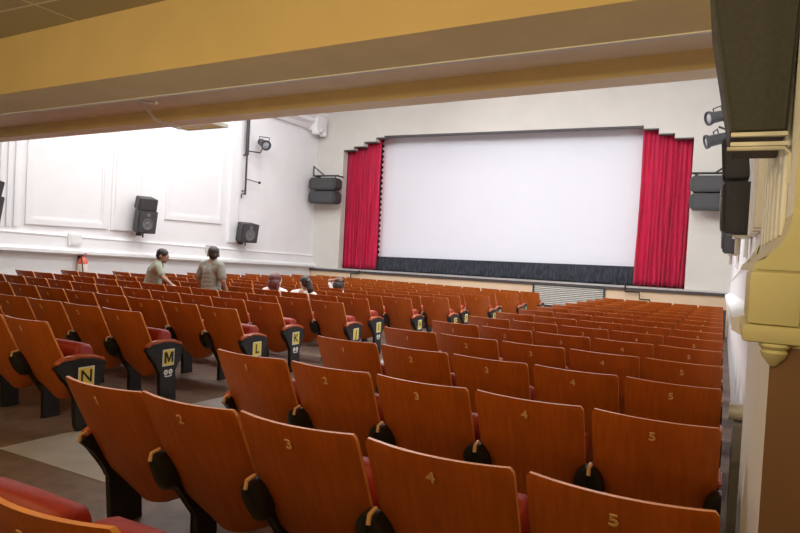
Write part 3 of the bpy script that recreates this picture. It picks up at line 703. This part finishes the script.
def person(label, P, skin, hair_m, hair_fn, shirt_m, legs_m, group=None):
    """P: joint dictionary in world space"""
    g = {k_: (Vector(v_) if isinstance(v_, (tuple, list, Vector)) else v_) for k_, v_ in P.items()}
    s = g.get('s', 1.0)
    hp, q, R = head_parts(g['head'], g['face'], g.get('headup', (0, 0, 1)), s)
    base = g['pelvis']
    root = thing('person', label, 'person', (base.x, base.y, FL(base.y)), (0, 0, 0), group)
    inv = Matrix.Translation(-root.location)
    body = hp + [('c', g['head'] + Vector((0, 0, -.06)) * s, g['neck'], .052 * s, .056 * s), ('c', g['neck'], g['chest'], .075 * s, .115 * s), ('c', g['chest'], g['pelvis'], .118 * s, .125 * s)]
    for sd in ('l', 'r'):
        sh, el, wr, hd = g['sh' + sd], g['el' + sd], g['wr' + sd], g['hd' + sd]
        body += [('c', g['neck'] + (sh - g['neck']) * .3, sh, .065 * s, .056 * s), ('c', sh, el, .050 * s, .040 * s), ('c', el, wr, .039 * s, .025 * s), ('c', g['chest'], sh, .10 * s, .06 * s)]
        body += hand(wr, hd, g.get('pn' + sd, (0, 0, -1)), (1 if sd == 'r' else -1) * g.get('tsgn', 1))
        hp_, kn, an, toe = g['hip' + sd], g['kn' + sd], g['an' + sd], g['toe' + sd]
        body += [('c', g['pelvis'], hp_, .12 * s, .095 * s), ('c', hp_, kn, .088 * s, .055 * s), ('c', kn, an, .053 * s, .036 * s), ('c', an + Vector((0, 0, -.03)) * s, toe, .038 * s, .028 * s)]
    b_ = blob('body', body, skin, .0065, .4, 4, root); b_.data.transform(inv)
    sh_parts = [('c', g['neck'] + (g['chest'] - g['neck']) * .25, g['chest'], .085 * s, .133 * s), ('c', g['chest'], g['pelvis'], .135 * s, .142 * s)]
    for sd in ('l', 'r'):
        sh, el = g['sh' + sd], g['el' + sd]
        sh_parts += [('c', g['neck'] + (sh - g['neck']) * .35, sh, .070 * s, .068 * s), ('c', sh, sh + (el - sh) * g.get('sleeve', .72), .066 * s, .062 * s), ('c', g['chest'], sh, .118 * s, .066 * s), ('c', g['pelvis'], g['hip' + sd], .135 * s, .10 * s)]
    st = blob('shirt', sh_parts, shirt_m, .010, .5, 5, root); st.data.transform(inv)
    tr = []
    for sd in ('l', 'r'):
        hp_, kn, an = g['hip' + sd], g['kn' + sd], g['an' + sd]
        tr += [('c', g['pelvis'] + Vector((0, 0, -.06)) * s, hp_ + Vector((0, 0, -.03)), .125 * s, .105 * s), ('c', hp_ + Vector((0, 0, -.03)), kn, .105 * s, .072 * s), ('c', kn, kn + (an - kn) * .93, .072 * s, .056 * s)]
    t_ = blob('trousers', tr, legs_m, .011, .5, 5, root); t_.data.transform(inv)
    sho = []
    for sd in ('l', 'r'): an, toe = g['an' + sd], g['toe' + sd]; sho += [('c', an + Vector((0, 0, -.03)) * s, toe, .047 * s, .036 * s)]
    s_ = blob('shoes', sho, 'ink', .009, .5, 3, root); s_.data.transform(inv)
    h_ = blob('hair', hair_fn(q, R, s), hair_m, .006, .5, 2, root); h_.data.transform(inv)
    ql = lambda x, y, z: q(x, y, z) - root.location
    eyes(ql, b_, s)
    return root
def short_hair(q, R, s): return [('e', q(0, -.018, .036), (.0805 * s, .098 * s, .083 * s), R), ('e', q(0, -.05, -.012), (.07 * s, .062 * s, .06 * s), R)]
def bob_hair(q, R, s): return [('e', q(0, -.022, .03), (.092 * s, .108 * s, .094 * s), R), ('e', q(0, -.055, -.06), (.118 * s, .085 * s, .11 * s), R), ('c', q(-.075, -.02, -.02), q(-.112, -.035, -.15), .042 * s, .032 * s), ('c', q(.075, -.02, -.02), q(.112, -.035, -.15), .042 * s, .032 * s), ('c', q(-.05, -.08, -.1), q(.05, -.08, -.14), .04 * s, .04 * s)]
def tail_hair(q, R, s): return [('e', q(0, -.02, .034), (.084 * s, .102 * s, .088 * s), R), ('e', q(0, -.05, -.01), (.074 * s, .064 * s, .066 * s), R), ('e', q(.0, -.11, .02), (.04 * s, .035 * s, .04 * s), R), ('c', q(.0, -.12, .02), q(.01, -.15, -.10), .042 * s, .052 * s), ('c', q(.01, -.15, -.1), q(.03, -.13, -.24), .052 * s, .028 * s)]
def standing(x, y, top, face, sleeve=.72, s=1.0):
    z0 = FL(y); H = top - z0; u = H / 1.62
    V = lambda a, b_, c: (x + a * u, y + b_ * u, z0 + c * u)
    return dict(s=s, sleeve=sleeve, face=face, head=V(0, .02, 1.505), neck=V(0, .0, 1.345), chest=V(0, .0, 1.17), pelvis=V(0, 0, .88),
                shl=V(-.20, 0, 1.29), shr=V(.20, 0, 1.29), ell=V(-.30, -.02, 1.03), elr=V(.30, -.02, 1.03), wrl=V(-.30, .07, .83), wrr=V(.30, .07, .83), hdl=(0, .25, -1), hdr=(0, .25, -1), pnl=(1, 0, 0), pnr=(-1, 0, 0),
                hipl=V(-.09, 0, .84), hipr=V(.09, 0, .84), knl=V(-.095, .02, .46), knr=V(.095, .02, .46), anl=V(-.1, 0, .10), anr=V(.1, 0, .10), toel=V(-.11, .15, .035), toer=V(.11, .15, .035))
mn = standing(-7.47, 7.79, Z(-.135), (-.69, .72, -.05), s=1.16)
person('person standing seen from behind in a grey-olive t-shirt, between seat rows', mn, 'skin', 'hair', short_hair, 'tee', 'jeans')
bx, by = -8.86, 7.80; z0 = FL(by)
by_ = standing(bx, by, Z(-.2), (.9, .45, -.25), s=1.06)
by_.update(head=(bx + .21, by + .03, Z(-.325)), neck=(bx + .14, by, Z(-.45)), chest=(bx + .08, by, Z(-.60)), pelvis=(bx, by, Z(-.86)), shl=(bx + .03, by + .13, Z(-.50)), shr=(bx + .25, by - .10, Z(-.52)),
           elr=(bx + .37, by - .10, Z(-.68)), wrr=(bx + .58, by - .10, Z(-.79)), hdr=(1, 0, -.3), pnr=(0, 0, -1), ell=(bx - .03, by + .18, Z(-.72)), wrl=(bx + .06, by + .16, Z(-.88)), hipl=(bx - .02, by + .08, Z(-.90)), hipr=(bx - .0, by - .08, Z(-.90)),
           knl=(bx - .01, by + .08, z0 + .38), knr=(bx + .01, by - .08, z0 + .38), anl=(bx - .03, by + .09, z0 + .09), anr=(bx - .03, by - .09, z0 + .09), toel=(bx + .09, by + .1, z0 + .033), toer=(bx + .09, by - .1, z0 + .033))
person('boy in a grey-green t-shirt leaning with one arm stretched over the seats', by_, 'skin', 'hair', short_hair, 'tee2', 'jeans')
def seated(x, j, top, face, s=1.0):
    y = ROW0 + PITCH * j; z0 = FL(y + .4); D = lambda a, b_, c: (x + a, y + b_, c)
    th = top - .11 * s
    return dict(s=s, sleeve=.6, face=face, head=D(0, .24, th), neck=D(0, .22, th - .155), chest=D(0, .25, th - .32), pelvis=D(0, .33, z0 + .60), shl=D(-.19, .22, th - .195), shr=D(.19, .22, th - .195),
                ell=D(-.20, .33, th - .43), elr=D(.20, .33, th - .43), wrl=D(-.12, .52, z0 + .66), wrr=D(.12, .52, z0 + .66), hdl=(.5, .6, -.1), hdr=(-.5, .6, -.1), pnl=(0, 0, -1), pnr=(0, 0, -1),
                hipl=D(-.09, .36, z0 + .58), hipr=D(.09, .36, z0 + .58), knl=D(-.10, .70, z0 + .54), knr=D(.10, .70, z0 + .54), anl=D(-.1, .66, z0 + .10), anr=D(.1, .66, z0 + .10), toel=D(-.1, .80, z0 + .04), toer=D(.1, .80, z0 + .04))
w1 = seated(SIT[6, 3], 6, Z(-.505), (.35, 1, 0)); person('seated woman with reddish-brown bobbed hair in a white top, back to the camera', w1, 'skin2', 'hair_red', bob_hair, 'white_top', 'jeans')
w2 = seated(SIT[6, 2] + .03, 6, Z(-.505), (-1, .4, -.05)); person('seated woman with a dark ponytail and white top, head turned left', w2, 'skin2', 'hair', tail_hair, 'white_top', 'jeans')
w3 = seated(SIT[8, 4] + .06, 8, Z(-.60), (.3, 1, -.1))
w3.update(shl=(w3['head'][0] - .16, w3['head'][1], w3['head'][2] - .13), ell=(w3['head'][0] - .26, w3['head'][1] + .02, w3['head'][2] + .02), wrl=(w3['head'][0] - .06, w3['head'][1] - .09, w3['head'][2] + .06), hdl=(1, -.1, .1), pnl=(0, 1, 0))
person('distant seated person with dark hair and pale top, one elbow raised sideways', w3, 'skin', 'hair', bob_hair, 'white_top', 'jeans')

# ------------------------------------------------------------------ lights and camera
def area(name, loc, size, power, col, rot=(0, 0, 0), sy=None):
    l = bpy.data.lights.new(name, 'AREA'); l.energy = power; l.color = col; l.size = size
    if sy: l.shape = 'RECTANGLE'; l.size_y = sy
    o = bpy.data.objects.new(name, l); C.objects.link(o); o.location = loc; o.rotation_euler = rot; return o
for x in (-10.6, -6.6, -2.4):
    for y, pw, tl in ((7.0, 200, 38), (10.5, 150, 22), (14.0, 80, 0)):
        area('hall_ceiling_light', (x, y, Z(5.2)), 1.4, pw, (.97, .985, 1.0), (math.radians(tl), 0, 0))
area('left_wall_wash', (-8.0, 12.0, Z(4.9)), 1.0, 170, (1, .99, 1), (0, math.radians(-62), 0), 8)
for x, y, pw in ((-1.6, .9, 6), (-3.8, .6, 18), (-7, .4, 7)):
    area('balcony_downlight', (x, y, Z(1.66)), .5, pw, (1, .74, .36))
area('rear_bay_light', (.9, .2, Z(1.4)), .3, 13, (1, .84, .42))
for x, z, pw in ((-.9, .6, 60), (-3.4, .6, 40), (-8, .6, 26), (-1.6, -.1, 18), (-5.5, -.1, 26)):
    area('beam_fill_light', (x, -.5, Z(z)), .4, pw, (1, .80, .44), (math.radians(150), 0, 0))  # unseen fills added to brighten the beams and soffit
w = bpy.data.worlds.new('World'); bpy.context.scene.world = w; w.use_nodes = True
w.node_tree.nodes['Background'].inputs[0].default_value = (.9, .85, .8, 1); w.node_tree.nodes['Background'].inputs[1].default_value = .25

yaw, pitch, roll, F = 0.474902, -0.026465, 0.05384, 630.44
cy, sy, cp, sp = math.cos(yaw), math.sin(yaw), math.cos(pitch), math.sin(pitch)
f = Vector((-sy * cp, cy * cp, sp)); r = Vector((cy, sy, 0)); u = r.cross(f)
c, s = math.cos(roll), math.sin(roll)
r2 = r * c + u * s; u2 = u * c - r * s
cam = bpy.data.cameras.new('camera'); cam.sensor_width = 36; cam.lens = F / 800 * 36; cam.clip_start = .02; cam.clip_end = 200
co = bpy.data.objects.new('camera', cam); C.objects.link(co)
mw = Matrix((r2, u2, -f)).transposed().to_4x4(); mw.translation = (0, 0, CAMZ); co.matrix_world = mw
S = bpy.context.scene; S.camera = co
S.view_settings.view_transform = 'Standard'; S.view_settings.exposure = 0.0; S.view_settings.gamma = 1.0
